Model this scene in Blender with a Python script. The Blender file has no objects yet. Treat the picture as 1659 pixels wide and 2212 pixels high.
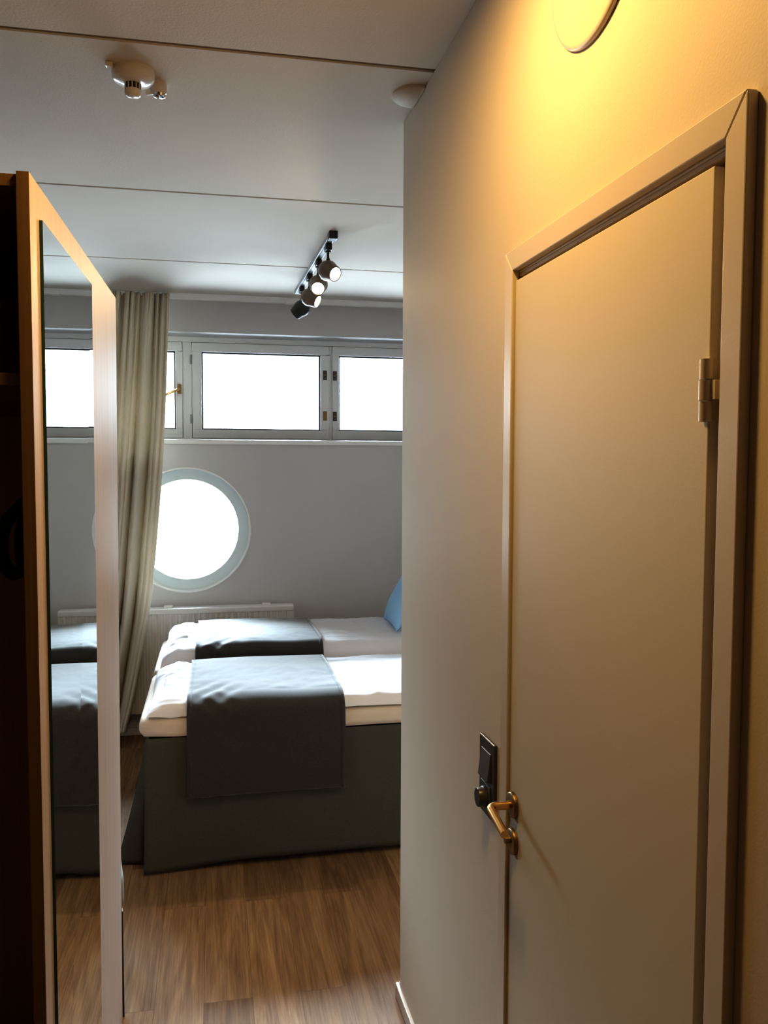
SKY = 108.0
import bpy, bmesh, math, random
from mathutils import Vector, Matrix, noise

random.seed(7)
scene = bpy.context.scene
C = scene.collection
PI = math.pi

# ------------------------------------------------------------------ materials
def new_mat(name):
    m = bpy.data.materials.new(name); m.use_nodes = True
    nt = m.node_tree; nt.nodes.clear()
    out = nt.nodes.new('ShaderNodeOutputMaterial')
    b = nt.nodes.new('ShaderNodeBsdfPrincipled')
    nt.links.new(b.outputs[0], out.inputs[0])
    return m, nt, b, out

def N(nt, t, **kw):
    n = nt.nodes.new(t)
    for k, v in kw.items():
        if k in n.inputs: n.inputs[k].default_value = v
        else: setattr(n, k, v)
    return n

def paint(name, col, rough=0.5, var=0.04, scale=6.0, bump=0.02, bscale=120.0, metallic=0.0, spec=0.5, sheen=0.0):
    """painted or plain surface: base colour with faint procedural mottling and a fine bump"""
    m, nt, b, out = new_mat(name)
    tc = N(nt, 'ShaderNodeTexCoord')
    nz = N(nt, 'ShaderNodeTexNoise', Scale=scale, Detail=4.0)
    nt.links.new(tc.outputs['Object'], nz.inputs['Vector'])
    r = N(nt, 'ShaderNodeValToRGB')
    r.color_ramp.elements[0].position = 0.3; r.color_ramp.elements[1].position = 0.7
    r.color_ramp.elements[0].color = (*[c*(1-var) for c in col], 1)
    r.color_ramp.elements[1].color = (*[min(1, c*(1+var)) for c in col], 1)
    nt.links.new(nz.outputs['Fac'], r.inputs['Fac'])
    nt.links.new(r.outputs['Color'], b.inputs['Base Color'])
    b.inputs['Roughness'].default_value = rough
    b.inputs['Metallic'].default_value = metallic
    b.inputs['Specular IOR Level'].default_value = spec
    if sheen: b.inputs['Sheen Weight'].default_value = sheen
    if bump:
        n2 = N(nt, 'ShaderNodeTexNoise', Scale=bscale, Detail=3.0)
        nt.links.new(tc.outputs['Object'], n2.inputs['Vector'])
        bp = N(nt, 'ShaderNodeBump', Strength=bump*10, Distance=0.001)
        nt.links.new(n2.outputs['Fac'], bp.inputs['Height'])
        nt.links.new(bp.outputs['Normal'], b.inputs['Normal'])
    return m

def cloth(name, col, rough=0.9, weave=900.0, trans=0.0, var=0.06, spec=0.2, sheen=0.0):
    m, nt, b, out = new_mat(name)
    tc = N(nt, 'ShaderNodeTexCoord')
    nz = N(nt, 'ShaderNodeTexNoise', Scale=180.0, Detail=5.0)
    nt.links.new(tc.outputs['Object'], nz.inputs['Vector'])
    r = N(nt, 'ShaderNodeValToRGB')
    r.color_ramp.elements[0].position = 0.3; r.color_ramp.elements[1].position = 0.7
    r.color_ramp.elements[0].color = (*[c*(1-var) for c in col], 1)
    r.color_ramp.elements[1].color = (*[min(1, c*(1+var)) for c in col], 1)
    nt.links.new(nz.outputs['Fac'], r.inputs['Fac'])
    nt.links.new(r.outputs['Color'], b.inputs['Base Color'])
    b.inputs['Roughness'].default_value = rough
    b.inputs['Specular IOR Level'].default_value = spec
    b.inputs['Sheen Weight'].default_value = sheen; b.inputs['Sheen Roughness'].default_value = 0.4
    n2 = N(nt, 'ShaderNodeTexNoise', Scale=weave, Detail=2.0)
    nt.links.new(tc.outputs['Object'], n2.inputs['Vector'])
    bp = N(nt, 'ShaderNodeBump', Strength=0.25, Distance=0.001)
    nt.links.new(n2.outputs['Fac'], bp.inputs['Height'])
    nt.links.new(bp.outputs['Normal'], b.inputs['Normal'])
    if trans:
        t = N(nt, 'ShaderNodeBsdfTranslucent'); nt.links.new(r.outputs['Color'], t.inputs['Color'])
        mx = N(nt, 'ShaderNodeMixShader'); mx.inputs[0].default_value = trans
        nt.links.new(b.outputs[0], mx.inputs[1]); nt.links.new(t.outputs[0], mx.inputs[2])
        nt.links.new(mx.outputs[0], out.inputs[0])
    return m

def wood_floor():
    m, nt, b, out = new_mat('oak_planks')
    tc = N(nt, 'ShaderNodeTexCoord')
    mp = N(nt, 'ShaderNodeMapping'); mp.inputs['Rotation'].default_value = (0, 0, PI/2)
    mp.inputs['Location'].default_value = (0.34, 0.045, 0)
    nt.links.new(tc.outputs['Object'], mp.inputs['Vector'])
    br = N(nt, 'ShaderNodeTexBrick')
    br.offset = 0.37; br.offset_frequency = 2
    br.inputs['Color1'].default_value = (0.0, 0.0, 0.0, 1); br.inputs['Color2'].default_value = (1, 1, 1, 1)
    br.inputs['Mortar'].default_value = (0.3, 0.3, 0.3, 1)
    br.inputs['Scale'].default_value = 1.0
    br.inputs['Mortar Size'].default_value = 0.0006
    br.inputs['Bias'].default_value = 0.0
    br.inputs['Brick Width'].default_value = 0.92
    br.inputs['Row Height'].default_value = 0.148
    nt.links.new(mp.outputs[0], br.inputs['Vector'])
    ramp = N(nt, 'ShaderNodeValToRGB')
    e = ramp.color_ramp.elements
    e[0].position = 0.0; e[0].color = (0.250, 0.155, 0.085, 1)
    e[1].position = 1.0; e[1].color = (0.400, 0.265, 0.155, 1)
    nt.links.new(br.outputs['Color'], ramp.inputs['Fac'])
    # long grain, shifted from plank to plank
    sep = N(nt, 'ShaderNodeSeparateXYZ'); nt.links.new(tc.outputs['Object'], sep.inputs[0])
    add = N(nt, 'ShaderNodeMath', operation='MULTIPLY_ADD'); add.inputs[1].default_value = 7.0
    nt.links.new(br.outputs['Color'], add.inputs[0]); nt.links.new(sep.outputs['Z'], add.inputs[2])
    cmb = N(nt, 'ShaderNodeCombineXYZ')
    nt.links.new(sep.outputs['X'], cmb.inputs['X']); nt.links.new(sep.outputs['Y'], cmb.inputs['Y']); nt.links.new(add.outputs[0], cmb.inputs['Z'])
    mg = N(nt, 'ShaderNodeMapping'); mg.inputs['Scale'].default_value = (26, 1.6, 1)
    nt.links.new(cmb.outputs[0], mg.inputs['Vector'])
    g = N(nt, 'ShaderNodeTexNoise', Scale=1.0, Detail=7.0, Roughness=0.65, Distortion=1.2)
    nt.links.new(mg.outputs[0], g.inputs['Vector'])
    mg2 = N(nt, 'ShaderNodeMapping'); mg2.inputs['Scale'].default_value = (150, 5, 1)
    nt.links.new(cmb.outputs[0], mg2.inputs['Vector'])
    g2 = N(nt, 'ShaderNodeTexNoise', Scale=1.0, Detail=4.0, Roughness=0.6)
    nt.links.new(mg2.outputs[0], g2.inputs['Vector'])
    rg = N(nt, 'ShaderNodeValToRGB')
    rg.color_ramp.elements[0].position = 0.30; rg.color_ramp.elements[0].color = (0.55, 0.50, 0.46, 1)
    rg.color_ramp.elements[1].position = 0.68; rg.color_ramp.elements[1].color = (1.12, 1.10, 1.06, 1)
    nt.links.new(g.outputs['Fac'], rg.inputs['Fac'])
    rg2 = N(nt, 'ShaderNodeValToRGB')
    rg2.color_ramp.elements[0].position = 0.34; rg2.color_ramp.elements[0].color = (0.80, 0.77, 0.74, 1)
    rg2.color_ramp.elements[1].position = 0.6; rg2.color_ramp.elements[1].color = (1.04, 1.04, 1.04, 1)
    nt.links.new(g2.outputs['Fac'], rg2.inputs['Fac'])
    m1 = N(nt, 'ShaderNodeMix', data_type='RGBA', blend_type='MULTIPLY'); m1.inputs[0].default_value = 1.0
    nt.links.new(ramp.outputs[0], m1.inputs[6]); nt.links.new(rg.outputs[0], m1.inputs[7])
    m2 = N(nt, 'ShaderNodeMix', data_type='RGBA', blend_type='MULTIPLY'); m2.inputs[0].default_value = 1.0
    nt.links.new(m1.outputs[2], m2.inputs[6]); nt.links.new(rg2.outputs[0], m2.inputs[7])
    # thin joints
    m3 = N(nt, 'ShaderNodeMix', data_type='RGBA'); m3.inputs[7].default_value = (0.07, 0.04, 0.02, 1)
    fm = N(nt, 'ShaderNodeMath', operation='MULTIPLY'); fm.inputs[1].default_value = 0.7
    nt.links.new(br.outputs['Fac'], fm.inputs[0]); nt.links.new(fm.outputs[0], m3.inputs[0])
    nt.links.new(m2.outputs[2], m3.inputs[6])
    nt.links.new(m3.outputs[2], b.inputs['Base Color'])
    b.inputs['Roughness'].default_value = 0.58
    b.inputs['Specular IOR Level'].default_value = 0.22
    bp = N(nt, 'ShaderNodeBump', Strength=0.15, Distance=0.001)
    nt.links.new(g2.outputs['Fac'], bp.inputs['Height']); nt.links.new(bp.outputs['Normal'], b.inputs['Normal'])
    return m

def wood_board(name, c0, c1, rough=0.4, along='Z', spec=0.25):
    m, nt, b, out = new_mat(name)
    tc = N(nt, 'ShaderNodeTexCoord')
    mp = N(nt, 'ShaderNodeMapping')
    mp.inputs['Scale'].default_value = {'Z': (90, 90, 0.8), 'X': (0.8, 90, 90), 'Y': (90, 0.8, 90)}[along]
    nt.links.new(tc.outputs['Object'], mp.inputs['Vector'])
    nz = N(nt, 'ShaderNodeTexNoise', Scale=1.0, Detail=5.0, Roughness=0.6)
    nt.links.new(mp.outputs[0], nz.inputs['Vector'])
    r = N(nt, 'ShaderNodeValToRGB')
    r.color_ramp.elements[0].position = 0.3; r.color_ramp.elements[0].color = (*c0, 1)
    r.color_ramp.elements[1].position = 0.7; r.color_ramp.elements[1].color = (*c1, 1)
    nt.links.new(nz.outputs['Fac'], r.inputs['Fac'])
    nt.links.new(r.outputs[0], b.inputs['Base Color'])
    b.inputs['Roughness'].default_value = rough; b.inputs['Specular IOR Level'].default_value = spec
    return m

def metal(name, col, rough=0.3):
    m, nt, b, out = new_mat(name)
    tc = N(nt, 'ShaderNodeTexCoord')
    nz = N(nt, 'ShaderNodeTexNoise', Scale=60.0, Detail=3.0)
    nt.links.new(tc.outputs['Object'], nz.inputs['Vector'])
    mr = N(nt, 'ShaderNodeMapRange'); mr.inputs[3].default_value = rough*0.8; mr.inputs[4].default_value = rough*1.25
    nt.links.new(nz.outputs['Fac'], mr.inputs[0]); nt.links.new(mr.outputs[0], b.inputs['Roughness'])
    b.inputs['Base Color'].default_value = (*col, 1); b.inputs['Metallic'].default_value = 1.0
    return m

def glass_mat():
    m, nt, b, out = new_mat('window_glass')
    nt.nodes.remove(b)
    tr = N(nt, 'ShaderNodeBsdfTransparent'); tr.inputs[0].default_value = (0.96, 0.98, 0.98, 1)
    gl = N(nt, 'ShaderNodeBsdfGlossy'); gl.inputs['Roughness'].default_value = 0.02
    fr = N(nt, 'ShaderNodeFresnel'); fr.inputs[0].default_value = 1.45
    mx = N(nt, 'ShaderNodeMixShader')
    nt.links.new(fr.outputs[0], mx.inputs[0]); nt.links.new(tr.outputs[0], mx.inputs[1]); nt.links.new(gl.outputs[0], mx.inputs[2])
    nt.links.new(mx.outputs[0], out.inputs[0])
    return m

def mirror_mat():
    m, nt, b, out = new_mat('mirror_silver')
    b.inputs['Base Color'].default_value = (0.80, 0.845, 0.84, 1)
    b.inputs['Metallic'].default_value = 1.0; b.inputs['Roughness'].default_value = 0.004
    return m

def emit(name, col, s):
    m, nt, b, out = new_mat(name)
    b.inputs['Base Color'].default_value = (0.9, 0.9, 0.9, 1)
    b.inputs['Emission Color'].default_value = (*col, 1); b.inputs['Emission Strength'].default_value = s
    return m

M = dict(
    wall=paint('wall_paint', (0.60, 0.535, 0.445), 0.62, 0.015, 3, 0.02, 260, 0.0, 0.28),
    hall=paint('hall_paint', (0.20, 0.15, 0.095), 0.7, 0.02, 3, 0.0),  # unseen passage walls, darkened to cut the light they bounce
    backwall=paint('back_wall_paint', (0.57, 0.555, 0.56), 0.7, 0.015, 3, 0.03, 260),
    ceil=paint('ceiling_paint', (0.66, 0.61, 0.55), 0.85, 0.02, 3, 0.05, 160),
    seam=paint('ceiling_joint', (0.25, 0.21, 0.17), 0.9, 0.02, 3, 0.0),
    trim=paint('trim_paint', (0.60, 0.535, 0.46), 0.38, 0.01, 3, 0.01, 200),
    door=paint('door_paint', (0.62, 0.56, 0.45), 0.52, 0.012, 2, 0.01, 300, 0.0, 0.35),
    white=paint('white_paint', (0.84, 0.84, 0.84), 0.4, 0.01, 5, 0.0),
    winframe=paint('window_frame_paint', (0.80, 0.81, 0.83), 0.4, 0.01, 5, 0.0),
    ringframe=paint('round_frame_paint', (0.70, 0.79, 0.83), 0.5, 0.01, 5, 0.0),
    plastic=paint('white_plastic', (0.76, 0.73, 0.68), 0.22, 0.01, 5, 0.0),
    rad=paint('radiator_enamel', (0.82, 0.81, 0.80), 0.35, 0.01, 5, 0.0),
    black=paint('black_metal', (0.018, 0.017, 0.016), 0.42, 0.05, 9, 0.01, 300),
    blackfab=paint('black_strap', (0.006, 0.006, 0.007), 0.8, 0.05, 9, 0.02, 300),
    dgrey=paint('switch_anthracite', (0.055, 0.052, 0.052), 0.34, 0.03, 9, 0.0),
    dgrey2=paint('switch_rocker', (0.085, 0.083, 0.088), 0.38, 0.03, 9, 0.0),
    gap=paint('dark_gap', (0.10, 0.08, 0.05), 0.8, 0.03, 9, 0.0),
    track=paint('track_aluminium', (0.30, 0.32, 0.34), 0.35, 0.03, 9, 0.0),
    lampbody_glare=paint('lamp_body_glare', (0.16, 0.12, 0.085), 0.32, 0.03, 9, 0.0),  # brown tint carries the warm glare on the lit heads
    brass=metal('brushed_brass', (0.80, 0.50, 0.20), 0.24),
    dbrass=metal('aged_brass', (0.26, 0.18, 0.085), 0.42),
    chrome=metal('chrome', (0.8, 0.8, 0.8), 0.12),
    floor=wood_floor(),
    panel=wood_board('ash_laminate', (0.475, 0.385, 0.325), (0.575, 0.485, 0.43), 0.5, 'Z', 0.10),
    panel_shade=wood_board('ash_shade', (0.15, 0.092, 0.038), (0.20, 0.125, 0.055), 0.5),  # same ash as the panel, with shade put into the colour
    inside=wood_board('ash_inside_shade', (0.44, 0.28, 0.15), (0.54, 0.35, 0.20), 0.6),  # ash interior, its brown shade put into the colour
    curtain=cloth('curtain_cloth', (0.72, 0.665, 0.565), 0.85, 700, 0.17, 0.03),
    cream=cloth('lamplit_cotton', (0.68, 0.575, 0.475), 0.75, 1200, 0.0, 0.01, 0.3, 0.2),  # white bedding with the lamp's warm light put into the colour
    sheet=cloth('white_cotton', (0.79, 0.785, 0.825), 0.6, 1200, 0.0, 0.01, 0.4, 0.3),
    runner=cloth('grey_runner', (0.048, 0.044, 0.041), 0.8, 600, 0.0, 0.16, 0.3, 0.8),
    skirt=cloth('bed_skirt_cloth', (0.085, 0.082, 0.070), 0.85, 900, 0.0, 0.10),
    blue=cloth('blue_cloth', (0.40, 0.66, 0.95), 0.85, 900, 0.0, 0.04),
    seatgrey=cloth('chair_cloth', (0.30, 0.32, 0.34), 0.85, 800, 0.0, 0.08),
    glass=glass_mat(), mirror=mirror_mat(),
    mirror_edge=paint('mirror_edge_green', (0.010, 0.045, 0.036), 0.2, 0.05, 9, 0.0),
    lens=emit('lamp_lens', (1.0, 0.80, 0.55), 16.0),
)

# ------------------------------------------------------------------ mesh helpers
class MB:
    def __init__(s): s.v = []; s.f = []
    def add(s, vs, fs):
        k = len(s.v); s.v += [tuple(p) for p in vs]; s.f += [tuple(i+k for i in f) for f in fs]; return s
    def box(s, x0, x1, y0, y1, z0, z1, T=None):
        vs = [(x, y, z) for z in (z0, z1) for y in (y0, y1) for x in (x0, x1)]
        if T: vs = [T(*p) for p in vs]
        return s.add(vs, [(0, 2, 3, 1), (4, 5, 7, 6), (0, 1, 5, 4), (2, 6, 7, 3), (0, 4, 6, 2), (1, 3, 7, 5)])
    def tube(s, pts, r, n=16, cap=True):
        pts = [Vector(p) for p in pts]; rs = r if isinstance(r, (list, tuple)) else [r]*len(pts)
        ring = []; prev = None
        for i, p in enumerate(pts):
            d = (pts[min(i+1, len(pts)-1)] - pts[max(i-1, 0)]).normalized()
            if prev is None:
                a = Vector((0, 0, 1)) if abs(d.z) < 0.9 else Vector((1, 0, 0))
                u = d.cross(a).normalized()
            else:
                u = (prev - d*prev.dot(d)).normalized()
            w = d.cross(u); prev = u
            ring.append([p + (u*math.cos(2*PI*k/n) + w*math.sin(2*PI*k/n))*rs[i] for k in range(n)])
        vs = [q for r_ in ring for q in r_]; fs = []
        for i in range(len(pts)-1):
            for k in range(n):
                a = i*n+k; b2 = i*n+(k+1) % n
                fs.append((a, b2, b2+n, a+n))
        if cap:
            fs.append(tuple(reversed(range(n)))); fs.append(tuple((len(pts)-1)*n+k for k in range(n)))
        return s.add(vs, fs)
    def lathe(s, prof, T=None, n=40, close=True):
        """prof: (radius, height) list, spun about local z"""
        vs = []; fs = []
        for (r, h) in prof:
            for k in range(n):
                vs.append((r*math.cos(2*PI*k/n), r*math.sin(2*PI*k/n), h))
        for i in range(len(prof)-1):
            for k in range(n):
                a = i*n+k; b2 = i*n+(k+1) % n
                fs.append((a, b2, b2+n, a+n))
        if close:
            fs.append(tuple(reversed(range(n)))); fs.append(tuple((len(prof)-1)*n+k for k in range(n)))
        if T is not None: vs = [tuple(T @ Vector(p)) for p in vs]
        return s.add(vs, fs)
    def grid(s, P, closed=False):
        """P[i][j] of points"""
        r = len(P); c = len(P[0]); vs = [p for row in P for p in row]; fs = []
        for i in range(r-1):
            for j in range(c-1): fs.append((i*c+j, i*c+j+1, (i+1)*c+j+1, (i+1)*c+j))
        return s.add(vs, fs)

def children_of(o): return [c for c in bpy.data.objects if c.parent == o]

def obj(name, mb, m, parent=None, bevel=0.0, seg=2, smooth=False, solid=0.0, sub=0, recalc=True):
    me = bpy.data.meshes.new(name); me.from_pydata(mb.v, [], mb.f)
    bm = bmesh.new(); bm.from_mesh(me)
    bmesh.ops.remove_doubles(bm, verts=bm.verts, dist=1e-6)
    if recalc: bmesh.ops.recalc_face_normals(bm, faces=bm.faces)
    for f in bm.faces: f.smooth = smooth
    bm.to_mesh(me); bm.free()
    me.materials.append(m)
    o = bpy.data.objects.new(name, me); C.objects.link(o)
    if parent is not None:
        o.parent = parent
        o.matrix_parent_inverse = Matrix.Identity(4)
        o.matrix_local = Matrix.Translation(-Vector(parent.location)) if parent.type == 'EMPTY' and parent.get('_abs') else Matrix.Identity(4)
    if solid:
        d = o.modifiers.new('solid', 'SOLIDIFY'); d.thickness = solid; d.offset = 0
    if bevel:
        d = o.modifiers.new('bevel', 'BEVEL'); d.width = bevel; d.segments = seg; d.limit_method = 'ANGLE'; d.angle_limit = math.radians(35)
    if sub:
        d = o.modifiers.new('sub', 'SUBSURF'); d.levels = sub; d.render_levels = sub
    if smooth and not sub and not bevel:
        pass
    return o

def autosmooth(o, ang=40):
    me = o.data
    bm = bmesh.new(); bm.from_mesh(me)
    for e in bm.edges:
        e.smooth = not (len(e.link_faces) == 2 and e.calc_face_angle(0) > math.radians(ang))
    for f in bm.faces: f.smooth = True
    bm.to_mesh(me); bm.free(); return o

def tag(o, label=None, cat=None, group=None, kind=None):
    if label: o['label'] = label
    if cat: o['category'] = cat
    if group: o['group'] = group
    if kind: o['kind'] = kind
    return o

def empty(name, loc, label=None, cat=None, group=None, kind=None):
    """an Empty at the thing's base; its parts are modelled in world metres and hung under it"""
    o = bpy.data.objects.new(name, None); C.objects.link(o); o.location = loc
    o.empty_display_size = 0.1; o['_abs'] = 1
    return tag(o, label, cat, group, kind)

def struct(name, mb, m, label=None, **kw):
    o = obj(name, mb, m, **kw); o['kind'] = 'structure'
    if label: o['label'] = label
    return o

# ------------------------------------------------------------------ the room
HC = 2.645          # ceiling height
YB = 5.20           # room face of the window wall
XL, XR = -2.30, 1.92
XH = -1.25         # left wall of the entrance passage
YH = 2.62
Y0 = -1.15          # wall behind the doorway hall
YC = 2.43           # end of the bathroom wall
KW = 0.0153
def W(s, n, z):     # along the bathroom wall: s = distance into the room, n = out of the wall
    return (0.549 + (YC - s)*KW - n, s, z)

struct('floor', MB().box(XL-0.1, XR+0.1, Y0-0.1, YB+0.30, -0.08, 0.0), M['floor'], 'brown oak plank floor running towards the bed')

# ceiling of concrete planks: one mesh with open joints running across the room
mb = MB()
seams = [0.98, 2.103, 3.21, 4.283]
prof = [(Y0-0.1, HC)]
for s in seams:
    w = 0.0095 if s < 3 else 0.008
    prof += [(s-w, HC), (s-w+0.002, HC+0.007), (s+w-0.002, HC+0.007), (s+w, HC)]
prof += [(YB+0.05, HC)]
for i in range(len(prof)-1):
    (a, za), (b_, zb) = prof[i], prof[i+1]
    mb.add([(XL-0.1, a, za), (XR+0.1, a, za), (XR+0.1, b_, zb), (XL-0.1, b_, zb)], [(0, 1, 2, 3)])
n = len(mb.v)
mb.box(XL-0.1, XR+0.1, Y0-0.1, YB+0.3, HC+0.012, HC+0.1)
struct('ceiling', mb, M['ceil'], 'white ceiling of wide planks with thin cross joints', recalc=False)
for i, s in enumerate(seams):
    w = 0.0088 if s < 3 else 0.0073
    struct('trim_%d' % (i+1), MB().box(XL-0.1, XR+0.1, s-w+0.001, s+w-0.001, HC+0.004, HC+0.0115), M['seam'], None)

# window wall with a long strip opening and a round opening
SX0, SX1, SZ0, SZ1 = -1.99, 1.66, 1.797, 2.442  # left end lengthened out of view for the added sash
RC, RR = (-0.163, 1.245), 0.374
mb = MB()
def rectY(x0, x1, z0, z1, y=YB): mb.add([(x0, y, z0), (x1, y, z0), (x1, y, z1), (x0, y, z1)], [(0, 1, 2, 3)])
bx0, bx1, bz0, bz1 = RC[0]-0.46, RC[0]+0.46, RC[1]-0.46, RC[1]+0.46
XA, XB = XL-0.1, XR+0.1
rectY(XA, XB, SZ1, HC+0.01); rectY(XA, SX0, SZ0, SZ1); rectY(SX1, XB, SZ0, SZ1)
rectY(XA, XB, bz1, SZ0); rectY(XA, XB, -0.02, bz0); rectY(XA, bx0, bz0, bz1); rectY(bx1, XB, bz0, bz1)
K = 96
inner, outer, deep = [], [], []
for k in range(K):
    a = 2*PI*(k+0.5)/K; c, s_ = math.cos(a), math.sin(a); q = 0.46/max(abs(c), abs(s_))
    outer.append((RC[0]+q*c, YB, RC[1]+q*s_)); inner.append((RC[0]+RR*c, YB, RC[1]+RR*s_)); deep.append((RC[0]+RR*c, YB+0.3, RC[1]+RR*s_))
fs = []
for k in range(K):
    j = (k+1) % K; fs += [(k, j, K+j, K+k), (K+k, K+j, 2*K+j, 2*K+k)]
mb.add(outer+inner+deep, fs)
for sx in (-1, 1):
    for sz in (-1, 1):      # fill the square's corners
        cx, cz = RC[0]+0.46*sx, RC[1]+0.46*sz
        near = sorted(outer, key=lambda p: (p[0]-cx)**2+(p[2]-cz)**2)[:2]
        mb.add([(cx, YB, cz), near[0], near[1]], [(0, 1, 2)])
for (a, b_) in (((SX0, SZ0), (SX1, SZ0)), ((SX1, SZ0), (SX1, SZ1)), ((SX1, SZ1), (SX0, SZ1)), ((SX0, SZ1), (SX0, SZ0))):
    mb.add([(a[0], YB, a[1]), (b_[0], YB, b_[1]), (b_[0], YB+0.3, b_[1]), (a[0], YB+0.3, a[1])], [(0, 1, 2, 3)])
struct('wall_back', mb, M['backwall'], 'grey window wall with a strip opening and a porthole opening')
struct('wall_left', MB().box(XL-0.1, XL, YH, YB, 0, HC), M['backwall'])
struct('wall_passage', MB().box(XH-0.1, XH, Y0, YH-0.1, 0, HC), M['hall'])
struct('wall_corner', MB().box(XL-0.1, XH, YH-0.1, YH, 0, HC), M['backwall'])
struct('wall_right', MB().box(XR, XR+0.1, YC-0.2, YB, 0, HC), M['backwall'])
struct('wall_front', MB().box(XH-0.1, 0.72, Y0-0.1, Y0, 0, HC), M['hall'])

# bathroom wall with a doorway, and its return towards the bed head
DS0, DS1, DZ = 0.862, 1.516, 2.008      # doorway
mb = MB()
TH = 0.11
ol = [(Y0, 0), (DS0, 0), (DS0, DZ), (DS1, DZ), (DS1, 0), (YC, 0), (YC, HC), (Y0, HC)]
k_ = len(ol)
def face_pair(idx):
    mb.f.append(tuple(idx)); mb.f.append(tuple(k_+i for i in reversed(idx)))
mb.v = [W(s_, 0, z) for s_, z in ol] + [W(s_, -TH, z) for s_, z in ol]
face_pair([0, 1, 2, 3, 4, 5, 6, 7])
mb.f += [(i, (i+1) % k_, k_+(i+1) % k_, k_+i) for i in range(k_)]
struct('wall_bathroom', mb, M['wall'], 'cream painted bathroom wall holding the door', bevel=0.003)
struct('wall_return', MB().box(0.549+0.115, XR, YC-0.11, YC, 0, HC), M['wall'])

# skirting on the bathroom wall
mb = MB(); mb.box(DS1+0.035, YC+0.012, 0, 0.012, 0, 0.045, lambda s, n, z: W(s, n, z))
struct('baseboard_right', mb, M['trim'], 'low painted baseboard along the bathroom wall', bevel=0.003)
mb = MB(); mb.box(0.55, XR, YC, YC+0.012, 0, 0.045)
struct('baseboard_return', mb, M['trim'])
mb = MB(); mb.box(XL, XR, YB-0.012, YB, 0, 0.045)
struct('baseboard_back', mb, M['trim'])

# ------------------------------------------------------------------ windows
YF = 5.40
sill = MB(); sill.box(SX0-0.02, SX1+0.02, YB-0.012, YB+0.18, 1.768, 1.797)
struct('trim_5', sill, M['white'], 'white sill board under the strip windows', bevel=0.004)
def ringbox(mb, x0, x1, z0, z1, w, y0, y1, wb=None):
    wb = wb or w
    mb.box(x0, x1, y0, y1, z0, z0+wb); mb.box(x0, x1, y0, y1, z1-w, z1)
    mb.box(x0, x0+w, y0, y1, z0+wb, z1-w); mb.box(x1-w, x1, y0, y1, z0+wb, z1-w)
mb = MB(); ringbox(mb, SX0, SX1, SZ0, SZ1, 0.032, YF-0.005, YF+0.08, 0.012)
mb.box(-0.189, -0.134, YF-0.004, YF+0.08, SZ0+0.012, SZ1-0.032)
mb.box(0.7335, 0.7515, YF+0.0, YF+0.08, SZ0+0.012, SZ1-0.032)
mb.box(-1.09, -1.047, YF-0.004, YF+0.08, SZ0+0.012, SZ1-0.032)
mb.box(-0.21, -0.115, YF+0.0505, YF+0.08, SZ0+0.012, SZ1-0.032); mb.box(0.715, 0.77, YF+0.0505, YF+0.08, SZ0+0.012, SZ1-0.032)
ringbox(mb, SX0, SX1, SZ0, SZ1, 0.05, YF+0.0505, YF+0.08, 0.035)
struct('trim_6', mb, M['winframe'], 'fixed outer frame and posts of the strip windows', bevel=0.002)

def sash(n, x0, x1, g0, g1):
    e = empty('window_%d' % n, (x0, YF, 1.811), kind='structure')
    y0, y1 = YF-0.012, YF+0.05
    z0, z1, gz0, gz1 = 1.811, 2.408, 1.872, 2.345
    mb = MB()
    mb.box(x0, x1, y0, y1, z0, gz0-0.006); mb.box(x0, x1, y0, y1, gz1+0.006, z1)
    mb.box(x0, g0-0.006, y0, y1, gz0-0.006, gz1+0.006); mb.box(g1+0.006, x1, y0, y1, gz0-0.006, gz1+0.006)
    obj('sash_frame', mb, M['winframe'], e, bevel=0.004)
    mb = MB(); ringbox(mb, g0-0.006, g1+0.006, gz0-0.006, gz1+0.006, 0.0085, YF+0.012, YF+0.03)
    obj('glazing_gasket', mb, M['black'], e)['label'] = 'thin black glazing gasket'
    mb = MB(); mb.box(g0-0.004, g1+0.004, YF+0.02, YF+0.024, gz0-0.004, gz1+0.004)
    obj('pane', mb, M['glass'], e)
    return e
w1 = sash(1, -1.045, -0.1915, -0.98, -0.239)
w2 = sash(2, -0.1315, 0.732, -0.067, 0.671)
w3 = sash(3, 0.753, 1.625, 0.804, 1.56)
added_sash = sash(5, -1.955, -1.092, -1.89, -1.145)  # unseen sash, added to bring more light from the left
w1['label'] = 'left strip window sash, half hidden by the curtain'
w2['label'] = 'middle strip window sash, shown whole'
w3['label'] = 'right strip window sash, cut off by the bathroom wall'
def latch(e, x, z, mat='black'):
    mb = MB(); mb.box(x-0.0125, x+0.0125, YF-0.018, YF-0.012, z-0.03, z+0.03)
    o = obj('latch_plate', mb, M[mat], e, bevel=0.002)
    k = MB(); k.tube([(x, YF-0.018, z), (x, YF-0.024, z)], 0.006, 14)
    k.tube([(x, YF-0.018, z+0.02), (x, YF-0.0195, z+0.02)], 0.003, 10); k.tube([(x, YF-0.018, z-0.02), (x, YF-0.0195, z-0.02)], 0.003, 10)
    obj('latch_key_hub', k, M['dbrass'], o)
for z in (2.222, 1.961):
    latch(w2, 0.705, z, 'dgrey' if z > 2.1 else 'dbrass'); latch(w3, 0.769, z - 0.002, 'dgrey')
for z in (2.30, 1.93):       # barrel hinges on the post beside the middle sash
    mb = MB(); mb.tube([(-0.138, YF-0.016, z-0.028), (-0.138, YF-0.016, z+0.028)], 0.006, 12)
    mb.tube([(-0.138, YF-0.016, z-0.002), (-0.138, YF-0.016, z+0.002)], 0.0072, 12)
    obj('hinge', mb, M['track'], w2)
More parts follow.
